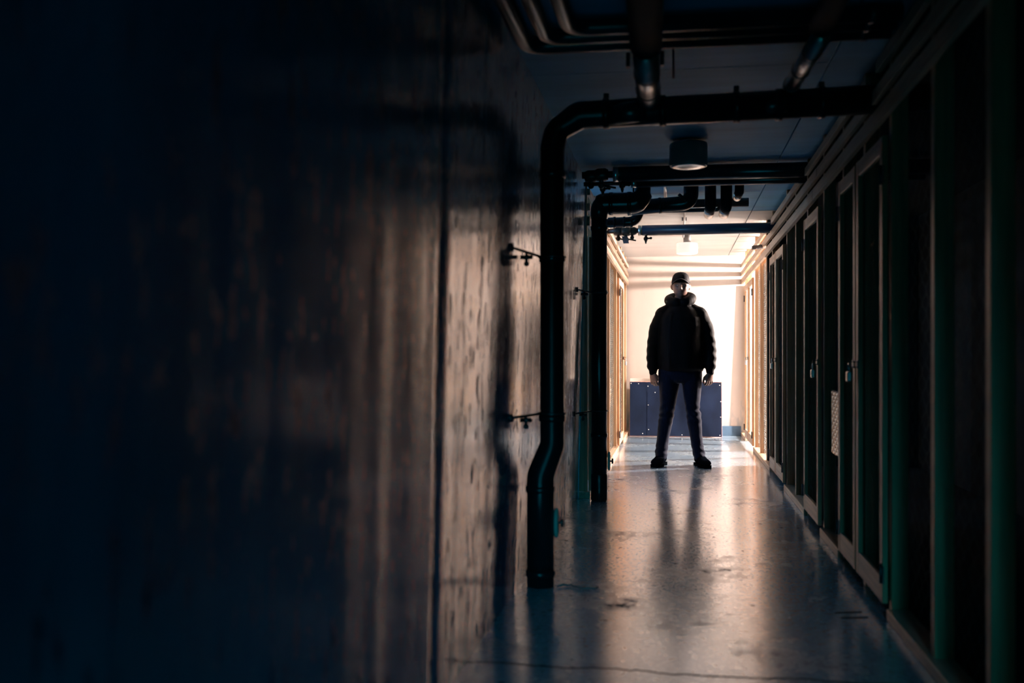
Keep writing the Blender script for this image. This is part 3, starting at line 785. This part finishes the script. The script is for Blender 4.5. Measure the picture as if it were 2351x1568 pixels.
tg = MB(); tg.bbox(-0.485, -0.435, 8.995, 8.999, 2.045, 2.11, .001)
tg.v = [(x+(2.11-z)*0.22, y, z) for x, y, z in tg.v]; tg.build('pipe_tag', 'tag_grey', t3)

# stub pipes along the ceiling with bright end caps
for i, (x, y0_, y1, r, zc, lb) in enumerate(((0.243, 7.33, 7.74, .040, 2.116, 'left one of three short black ceiling pipes with a bright turned end'),
                               (0.355, 7.33, 7.74, .041, 2.116, 'middle one of three short black ceiling pipes with a bright turned end'),
                               (0.447, 7.33, 7.60, .033, 2.220, 'right, shortest one of three black ceiling pipes with a bright turned end'))):
    t = thing('stub_pipe', lb, 'pipe', (x, y0_, zc), 'short black ceiling pipes')
    MB().tube(fillet([(x, y0_, HC), (x, y0_, zc), (x, y0_+.09, zc)], [.05], 8), r, 24).build('pipe_run', 'foam', t)
    MB().tube([(x, y0_+.085, zc), (x, y1, zc), (x, y1+.01, zc)], [r*.94, r*.94, r*.7], 24).build('end_sleeve', 'jacketing', t)
cp = thing('cross_pipe', 'thin black pipe crossing behind the short ceiling pipes', 'pipe', (0, 8.2, 2.27))
MB().tube([(-0.62, 8.02, 2.244), (0.56, 8.02, 2.244)], .034, 20).build('pipe_run', 'lagging', cp)
MB().tube(fillet([(-0.2, 8.02, 2.19), (0.335, 8.02, 2.19), (0.335, 8.02, 2.244)], [.03]), .016, 16).build('lower_pipe', 'lagging', cp)
jb = thing('junction_box', 'small dark fitting on the ceiling between the black bends', 'box', (0.0, 7.45, HC))
MB().rings([((0.015, 7.0, HC), .035, .035), ((0.015, 7.0, 2.27), .035, .035), ((0.015, 7.0, 2.262), .028, .028)], 20).build('body', 'lagging', jb)
MB().tube([(0.015, 7.0, 2.265), (0.015, 7.0, 2.245)], .01, 8).build('nipple', 'steel', jb)

# longitudinal pipes near the camera that drop onto the crossing drain
t = thing('ceiling_pipe', 'thick ceiling pipe with shining metal sleeve above the drain bend', 'pipe', (-0.1, 4.0, 2.2))
MB().tube([(-0.055, 1.0, 2.19), (-0.110, 3.70, 2.19)], .060, 28).build('lagging', 'foam', t)
MB().tube([(-0.110, 3.69, 2.150), (-0.120, 4.42, 2.172)], .050, 28).build('sleeve', 'jacketing', t)
for k, y in enumerate((3.95, 4.22, 4.38)):
    mb = MB(); coupling(mb, (-0.113-.008*(y-3.7), y, 2.150+.03*(y-3.69)), (-.01, 1, .03), .053, .012); mb.build('coupling', 'steel_dark', t)
for sx in (-.068, .062):
    MB().bbox(-0.115+sx-.008, -0.115+sx+.008, 3.83, 3.86, 2.15, 2.205, .002).build('clamp_lug', 'steel_dark', t)
hz = thing('pipe_hanger', 'thin threaded hanger rod beside the shining metal sleeve', 'hanger', (-0.01, 4.2, HC))
MB().tube([(-0.012, 4.05, HC), (-0.012, 4.20, 2.20)], .005, 8).build('rod', 'steel_dark', hz)
MB().tube([(-0.012, 4.05, HC-.01), (-0.035, 4.03, HC-.006), (-0.055, 4.01, HC-.01)], .006, 8).build('hook', 'steel_dark', hz)
t = thing('ceiling_pipe', 'slim slanting ceiling pipe with shining sleeve, above the right cages', 'pipe', (0.49, 4.1, 2.18))
MB().tube([(0.51, 2.4, 2.19), (0.498, 3.60, 2.19)], .042, 24).build('lagging', 'foam', t)
MB().tube([(0.498, 3.59, 2.155), (0.488, 4.46, 2.21)], .034, 24).build('sleeve', 'jacketing', t)
for y in (3.80, 4.12, 4.40):
    mb = MB(); coupling(mb, (.498-.0115*(y-3.59), y, 2.155+.063*(y-3.59)), (0, 1, .063), .037, .012); mb.build('coupling', 'steel_dark', t)

# nested pipe bundle turning across the corridor close to the camera
for i, (xb, yb, r, zc, lb) in enumerate(((-0.59, 3.93, .033, 2.277, 'outermost of the nested pipes turning across the ceiling near the camera'),
                                     (-0.50, 3.83, .031, 2.277, 'second of the nested pipes turning across the ceiling near the camera'),
                                     (-0.40, 3.735, .031, 2.277, 'third of the nested pipes turning across the ceiling near the camera'),
                                     (-0.30, 3.34, .032, 2.277, 'thick innermost pipe crossing the ceiling at the top of the view'))):
    t = thing('nested_pipe', lb, 'pipe', (xb, yb, zc), 'nested ceiling pipes')
    p = fillet([(xb, 0.5, zc), (xb, yb, zc), (0.80, yb+.02, zc)], [.10], 10)
    MB().tube(p, r, 20).build('pipe_run', 'lagging', t)
    mb = MB(); coupling(mb, (0.70, yb+.02, zc), (1, 0, 0), r*1.12, .03); mb.build('coupling', 'steel_dark', t)

# ---------------------------------------------------------------- plywood panel against the end wall
pb = thing('plywood_panel', 'dark blue coated plywood panel leaning at the foot of the end wall', 'panel', (-0.01, 12.75, 0))
def lean(mb): mb.v = [(x, y+0.10*z/0.7, z) for x, y, z in mb.v]; return mb
lean(MB().bbox(-0.592, 0.567, 12.78, 12.798, 0.004, 0.700, .0015)).build('board', 'panel_edge', pb)
lean(MB().box(-0.588, 0.563, 12.7775, 12.7800, 0.010, 0.692)).build('coated_face', 'panel_face', pb)
lean(MB().box(-0.37, -0.369, 12.7755, 12.7775, 0.02, 0.58)).build('face_seam', 'sole', pb)
nails = [(-.575, .675), (-.48, .67), (-.36, .64), (-.25, .655), (-.27, .56), (-.355, .40), (.37, .655), (.54, .655), (.552, .45), (.550, .255), (.54, .028), (.07, .028), (-.425, .04), (-.35, .09), (.2, .3)]
for x, z in nails:
    mb = MB(); mb.rings([((x, 0, 0), .006, .006), ((x, 0, .003), .005, .005)], 8)
    mb.v = [(px, 12.7775-pz, z+py) for px, py, pz in mb.v]
    lean(mb).build('nail', 'nail', pb)
b2 = thing('backing_board', 'pale board edge showing just above the dark plywood panel', 'board', (-0.02, 12.95, 0))
mb = MB().bbox(-0.592, 0.555, 12.845, 12.861, 0.0, 0.735, .002); mb.v = [(x, y+0.16*z, z) for x, y, z in mb.v]
mb.build('board', 'plaster_white', b2)

# loose cable scrap by the pipe foot
pts = [(-0.53+.02*k+.01*math.sin(k), YA-.02+.03*math.sin(k*.7), .006+.004*(k % 2)) for k in range(10)]
tag(MB().tube(pts, .005, 6).build('cable_scrap', 'cable_grey'), 'loose end of grey cable on the floor at the drain foot', 'cable')

# ---------------------------------------------------------------- the man
PX, PY = 0.04, 9.50
def gx(u): return (u-1563)/247.0            # measured widths, in metres from his centre line
def gz(v): return 1.05-(v-813)/244.0        # measured heights, in metres above the floor
K = lambda x, y, z: (PX+x, PY+y, z)

def head_shell(mb):
    """skull, brow, nose, lips, chin and ears in one shell; faces -Y"""
    n = 72; m = 60; cz = gz(657)-0.005; vs = []; fs = []
    for i in range(m+1):
        th = PI*i/m
        for k in range(n):
            ph = 2*PI*k/n
            dx, dy, dz = math.sin(th)*math.cos(ph), math.sin(th)*math.sin(ph), math.cos(th)
            x, y, z = dx*0.076, (0.096 if dy < 0 else 0.098)*math.copysign(abs(dy)**(0.80 if dy < 0 else 1), dy), dz*0.122
            if dz < 0:                                    # jaw narrows, chin comes forward
                k_ = -dz
                x *= 1-0.30*k_**1.5; y = y*(1-0.28*k_**2)-0.016*k_
            if dy > 0 and dz < 0: y *= 1-0.25*(-dz)
            f = max(0, -dy)
            if f > 0.25:
                g = lambda X, Z, sx, sz: math.exp(-((x-X)/sx)**2-((z-Z)/sz)**2)
                y -= 0.021*g(0, -0.022, .011, .016)*f; y -= 0.006*(g(-.012, -.026, .008, .009)+g(.012, -.026, .008, .009))*f      # nose tip
                y -= 0.011*g(0, 0.002, .009, .026)*f       # bridge
                y += 0.016*(g(-.030, .008, .018, .012)+g(.030, .008, .018, .012))*f   # eye sockets
                y -= 0.010*(g(-.031, .030, .026, .009)+g(.031, .030, .026, .009))*f   # brow
                y -= 0.011*g(0, -0.050, .022, .006)*f      # upper lip
                y -= 0.011*g(0, -0.065, .019, .007)*f      # lower lip
                y += 0.008*g(0, -0.057, .024, .0035)*f     # mouth line
                y -= 0.012*g(0, -0.096, .020, .014)*f      # chin
                y -= 0.005*(g(-.048, -.018, .02, .02)+g(.048, -.018, .02, .02))*f     # cheekbones
            vs.append(K(x, y+0.012, cz+z))
    for i in range(m):
        for k in range(n): fs.append((i*n+k, (i+1)*n+k, (i+1)*n+(k+1) % n, i*n+(k+1) % n))
    mb.add(vs, fs, True)
    for s in (-1, 1):                                     # ears: rim and lobe
        pts = [K(s*(0.074+.012*math.sin(q*PI/7)), 0.022+0.014*math.sin(q*PI/7*.9), cz-0.028+0.058*q/7) for q in range(8)]
        mb.tube(pts, [.007, .009, .010, .010, .010, .010, .009, .007], 8)
        mb.ball(K(s*0.078, 0.024, cz), 0.016, 10, .5, .8, 1.3)
    return cz

def limb(mb, pts, rs, n=18):
    P = [Vector(K(*p)) for p in pts]; out = []; R = []
    for i in range(len(P)-1):
        for k in range(6):
            t = k/6; out.append(P[i].lerp(P[i+1], t)); R.append(rs[i]*(1-t)+rs[i+1]*t)
    out.append(P[-1]); R.append(rs[-1]); mb.tube(out, R, n)
    mb.ball(out[0], R[0], 14); mb.ball(out[-1], R[-1], 14)

def hand(mb, s, w, turn):
    """loosely closed hand hanging from wrist w; s=-1 picture left, +1 right; turned so the back faces half forward"""
    x, y, z = w; h = MB()
    h.rings([(K(x, y, z+.03), .023, .030), (K(x, y, z-.005), .020, .033), (K(x-s*.003, y-.004, z-.035), .020, .041), (K(x-s*.006, y-.008, z-.065), .018, .046), (K(x-s*.009, y-.008, z-.085), .014, .045), (K(x-s*.010, y-.008, z-.093), .008, .038)], 20)
    for i, (oy, ln, r) in enumerate(((-.041, .92, .0092), (-.0175, 1.0, .0095), (.006, .95, .0092), (.028, .78, .0082))):
        a = .046*ln; b = .030*ln; c = .022*ln
        p0 = Vector((x-s*.008, y+oy, z-.078)); p1 = p0+Vector((-s*.003, 0, -a*.75)); p2 = p1+Vector((-s*.022*ln, .001, -b*.55)); p3 = p2+Vector((-s*.016, .002, c*.45))
        limb(h, [p0, p1, p2, p3], [r*1.05, r, r*.95, r*.82], 12)
    t0 = Vector((x-s*.010, y-.028, z-.030)); t1 = t0+Vector((-s*.014, -.026, -.026)); t2 = t1+Vector((-s*.006, -.008, -.032)); t3 = t2+Vector((-s*.004, .008, -.022))
    limb(h, [t0, t1, t2, t3], [.014, .0120, .0105, .0085], 12)
    c_, s_ = math.cos(turn), math.sin(turn); ox, oy = PX+x, PY+y
    h.v = [(ox+(p[0]-ox)*c_-(p[1]-oy)*s_, oy+(p[0]-ox)*s_+(p[1]-oy)*c_, p[2]) for p in h.v]
    mb.add(h.v, h.f, True)

S_L, E_L, W_L = (-.155, .02, 1.395), (-.250, .035, 1.135), (gx(1498.5), -.01, gz(854))
S_R, E_R, W_R = (.163, .02, 1.405), (.262, .035, 1.12), (gx(1631), -.01, gz(853))
HIPL, KNL, ANL = (-.095, .0, .86), (gx(1531), -.02, gz(952)), (gx(1518.5), .015, .085)
HIPR, KNR, ANR = (.105, .0, .86), (gx(1592), -.02, gz(952)), (gx(1605), .015, .085)

body = MB()
cz = head_shell(body)
body.rings([(K(0, .03, 1.43), .075, .07), (K(0, .022, 1.50), .058, .060), (K(0, .015, 1.56), .055, .058), (K(0, .015, 1.60), .056, .058)], 24)
body.rings([(K(0, 0, .82), .13, .10), (K(0, 0, .90), .15, .11), (K(0, 0, 1.05), .14, .10), (K(0, 0, 1.25), .155, .11), (K(0, .01, 1.40), .155, .10), (K(0, .02, 1.46), .09, .07)], 28)
for S, E_, W, s in ((S_L, E_L, W_L, -1), (S_R, E_R, W_R, 1)):
    limb(body, [S, E_, W], [.048, .040, .026]); hand(body, s, W, -s*math.radians(50))
for H_, Kn, A in ((HIPL, KNL, ANL), (HIPR, KNR, ANR)):
    limb(body, [H_, Kn, A], [.080, .052, .036])
    sx = -1 if A[0] < 0 else 1
    limb(body, [(A[0], A[1]+.02, .055), (A[0]+sx*.055, A[1]-.14, .042)], [.032, .028])
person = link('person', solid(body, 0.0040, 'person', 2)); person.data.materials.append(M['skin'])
tag(person, 'man in black cap, hooded jacket and jeans standing legs apart, facing the camera', 'person')
for s in (-1, 1):
    e = MB(); e.ball(K(s*.030, -.0560, cz+.008), .0110, 14)
    e.build('eye', 'eye', person)

# jacket with sleeves and the hood lying round the neck
j = MB()
j.rings([(K(.004, 0, gz(852)), .196, .135), (K(.004, 0, gz(846)), .212, .148), (K(.003, 0, gz(830)), .214, .150), (K(.002, 0, gz(790)), .210, .148), (K(.0, 0, gz(750)), .212, .145),
         (K(.0, .003, gz(730)), .205, .138), (K(.0, .005, gz(720)), .180, .128), (K(.0, .01, gz(711)), .150, .118), (K(.0, .015, gz(704)), .120, .105), (K(.0, .02, gz(697)), .095, .09)], 44)
limb(j, [(-.160, .02, 1.405), (-.222, .03, 1.29), (-.252, .035, 1.135), (-.262, .01, 1.02), (gx(1499), -.008, gz(842))], [.082, .074, .064, .058, .054], 22)
limb(j, [(.168, .02, 1.415), (.232, .03, 1.29), (.264, .035, 1.120), (.272, .01, 1.02), (gx(1630), -.008, gz(840))], [.082, .074, .064, .058, .054], 22)
for sx in (-1, 1):
    limb(j, [(sx*.02, .02, 1.48), (sx*.10, .02, 1.455), (sx*.165, .02, 1.418)], [.070, .072, .078], 22)
# cuffs
limb(j, [(gx(1499), -.008, gz(843)), (gx(1499), -.01, gz(854))], [.052, .036], 18)
limb(j, [(gx(1630), -.008, gz(841)), (gx(1630.5), -.01, gz(853))], [.052, .036], 18)
# hood: a soft roll, open at the throat
hp = []; hr = []
for q in range(25):
    an = -PI/2+0.35+(2*PI-0.70)*q/24
    fr = (math.sin(an)+1)/2                      # 0 at the throat, 1 behind the neck
    hp.append(K(.102*math.cos(an)-.004, .030+.100*math.sin(an), gz(696)+.062*fr**.8+.008*math.cos(an))); hr.append(.046+.006*fr)
j.tube(hp, hr, 16); j.ball(hp[0], hr[0], 12); j.ball(hp[-1], hr[-1], 12)
j.tube([K(.02, .14, 1.50), K(.0, .165, 1.44), K(0, .150, 1.34)], [.09, .085, .05], 16)
def folds(p):
    x, y, z = p.x-PX, p.y-PY, p.z
    a = 0.0
    if abs(x) > .19 and z < 1.36:                       # sleeve creases
        a += .0028*math.sin(z*74+x*26*(1 if x > 0 else -1)+2*math.sin(y*16))*min(1, (1.36-z)/.2)
    else:
        a += .0035*math.sin(x*38+z*5+math.sin(z*9))*max(0, min(1, (1.4-z)/.3))
        a += .003*math.sin(z*42+x*14)*max(0, min(1, (1.1-z)/.15))
    return a+.002*noise.noise(p*22)
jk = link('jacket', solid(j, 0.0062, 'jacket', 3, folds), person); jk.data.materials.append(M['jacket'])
zp = MB(); pts = [K(gx(1536), -.150, gz(848)), K(gx(1535), -.153, gz(800)), K(gx(1537), -.148, gz(750)), K(gx(1543), -.125, gz(716))]
zp.tube(pts, .004, 6); zp.build('zipper', 'cap', person)

# jeans
q = MB()
q.rings([(K(.002, 0, gz(836)), .180, .112), (K(-.006, 0, gz(850)), .203, .120), (K(-.006, 0, gz(862)), .206, .122), (K(-.004, 0, gz(872)), .202, .112), (K(-.004, 0, gz(879)), .17, .08)], 36)
def leg(rows):
    # rows: (outer u, inner u, v, y, depth factor)
    rg = []
    for a, b, v, y, f in rows:
        rx = abs(a-b)/2/247.0
        rg.append((K(gx((a+b)/2), y, gz(v)), rx, rx*f))
    q.rings(list(reversed(rg)), 26)
leg([(1516, 1556, 848, .0, 1.1), (1512, 1558, 862, .0, 1.12), (1511, 1561, 874, .0, 1.1), (1513, 1559, 888, -.003, 1.1), (1515, 1554, 915, -.01, 1.15), (1515, 1550, 938, -.016, 1.12), (1513, 1547, 955, -.02, 1.12),
     (1511, 1544, 972, -.01, 1.15), (1509, 1539, 995, .005, 1.2), (1507, 1535, 1015, .012, 1.25), (1504, 1533, 1035, .012, 1.35), (1504, 1532, 1046, .010, 1.5), (1506, 1530, 1054, .008, 1.5)])
leg([(1607, 1570, 848, .0, 1.1), (1611, 1568, 862, .0, 1.12), (1612, 1564, 874, .0, 1.1), (1611, 1567, 888, -.003, 1.1), (1608, 1570, 915, -.01, 1.15), (1606, 1574, 938, -.016, 1.12), (1610, 1576, 955, -.02, 1.12),
     (1611, 1578, 972, -.01, 1.15), (1612, 1583, 995, .005, 1.2), (1614, 1586, 1015, .012, 1.25), (1618, 1589, 1035, .012, 1.35), (1619, 1592, 1046, .010, 1.5), (1617, 1594, 1054, .008, 1.5)])
def denim(p):
    x, y, z = p.x-PX, p.y-PY, p.z
    kz = math.exp(-((z-.50)/.09)**2)+.9*math.exp(-((z-.14)/.06)**2)
    return .0042*kz*math.sin(z*95+x*34*(1 if x > 0 else -1)+2.5*noise.noise(p*9)+2*math.sin(y*20))+.0018*noise.noise(p*18)
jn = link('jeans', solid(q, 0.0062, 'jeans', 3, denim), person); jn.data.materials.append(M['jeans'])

# boots
for s, ax, tx in ((-1, -.166, -.235), (1, .160, .237)):
    def shp(t):       # along the foot: heel -> toe
        return Vector((ax+(tx-ax)*t, .085-.285*t, 0))
    up = MB(); so = MB()
    prof = [(-.06, .030, .105), (.05, .042, .110), (.22, .047, .118), (.40, .048, .104), (.58, .052, .088), (.76, .055, .076), (.90, .050, .066), (1.0, .036, .056), (1.06, .016, .042)]
    vs = []; fs = []; n = 16; d = Vector((tx-ax, -.285, 0)).normalized(); nrm = Vector((-d.y, d.x, 0))
    for t, hw, ht in prof:
        c = shp(t)
        for k in range(n):
            an = 2*PI*k/n
            zz = .022+(ht-.022)*(math.sin(an)*.5+.5)
            wv = hw*abs(math.cos(an))**.8*(1 if math.cos(an) > 0 else -1)
            vs.append(K(*(c+nrm*wv+Vector((0, 0, zz)))))
    for i in range(len(prof)-1):
        for k in range(n): fs.append((i*n+k, i*n+(k+1) % n, (i+1)*n+(k+1) % n, (i+1)*n+k))
    fs += [tuple(range(n-1, -1, -1)), tuple((len(prof)-1)*n+k for k in range(n))]
    up.add(vs, fs, True)
    up.rings([(K(ax+(tx-ax)*.1, .055, .06), .040, .05), (K(ax+(tx-ax)*.1, .05, .13), .040, .048)], 18)
    b = up.build('boot', 'shoe', person)
    # welted sole following the outline, with a heel step
    out = [(-.10, .010), (-.06, .034), (.06, .046), (.22, .048), (.40, .048), (.58, .053), (.76, .057), (.90, .052), (1.01, .036), (1.07, .010)]
    def smooth_outline(o_):
        r_ = []
        for i in range(len(o_)-1):
            p0, p1, p2, p3 = o_[max(i-1, 0)], o_[i], o_[i+1], o_[min(i+2, len(o_)-1)]
            for k in range(4):
                t = k/4
                r_.append(tuple(.5*(2*p1[c]+(p2[c]-p0[c])*t+(2*p0[c]-5*p1[c]+4*p2[c]-p3[c])*t*t+(3*p1[c]-p0[c]-3*p2[c]+p3[c])*t**3) for c in (0, 1)))
        return r_+[o_[-1]]
    out_ = out; out = smooth_outline(out)
    L_ = [shp(t)+nrm*h for t, h in out]+[shp(t)-nrm*h for t, h in reversed(out)]
    so.prism([(PX+p.x, PY+p.y) for p in L_], .008, .026, 'z')
    Lh = [shp(t)+nrm*h for t, h in out[:13]]+[shp(t)-nrm*h for t, h in reversed(out[:13])]
    so.prism([(PX+p.x, PY+p.y) for p in Lh], 0.0, .010, 'z')
    Lf = [shp(t)+nrm*h for t, h in out[19:]]+[shp(t)-nrm*h for t, h in reversed(out[19:])]
    so.prism([(PX+p.x, PY+p.y) for p in Lf], 0.0, .010, 'z')
    so.build('sole', 'sole', b)

# cap: six-panel crown, button, curved brim
cp = MB(); zt = gz(625.5); zb_ = gz(650); n = 36; rows = []
for a in range(9):
    t = a/8; zz = zb_+(zt-zb_)*math.sin(t*PI/2); f = math.cos(t*PI/2)**.62 if t < 1 else 0.02
    rows.append((zz, f))
vs = []; fs = []
for zz, f in rows:
    for k in range(n):
        an = 2*PI*k/n; seam = 1-.012*abs(math.cos(an*3))**12
        vs.append(K(.0838*f*math.cos(an)*seam, .012+.106*f*math.sin(an)*seam, zz))
for i in range(len(rows)-1):
    for k in range(n): fs.append((i*n+k, i*n+(k+1) % n, (i+1)*n+(k+1) % n, (i+1)*n+k))
fs.append(tuple((len(rows)-1)*n+k for k in range(n)))
cp.add(vs, fs, True)
capo = cp.build('cap', 'cap', person)
sd = capo.modifiers.new('cloth', 'SOLIDIFY'); sd.thickness = .003; sd.offset = 1
br = MB(); nb = 20; vs = []
for a in range(nb+1):
    an = PI+PI*a/nb                                       # front half
    cx_, sy_ = math.cos(an), math.sin(an)
    for f in (0.0, .34, .67, 1.0):
        x = .082*cx_*(1-.04*f); y = .012+.102*sy_-.070*f*abs(sy_)**.7
        zz = zb_+.040*(1-cx_*cx_)*(1-.05*f)-.004-.010*f
        vs.append(K(x, y, zz))
fs = []
for a in range(nb):
    for f in range(3): fs.append((a*4+f, a*4+f+1, (a+1)*4+f+1, (a+1)*4+f))
br.add(vs, fs, True); bo = br.build('brim', 'cap', capo)
sd = bo.modifiers.new('stiff', 'SOLIDIFY'); sd.thickness = .004; sd.offset = 0
MB().ball(K(0, .012, zt+.002), .008, 10, 1, 1, .5).build('button', 'cap', capo)
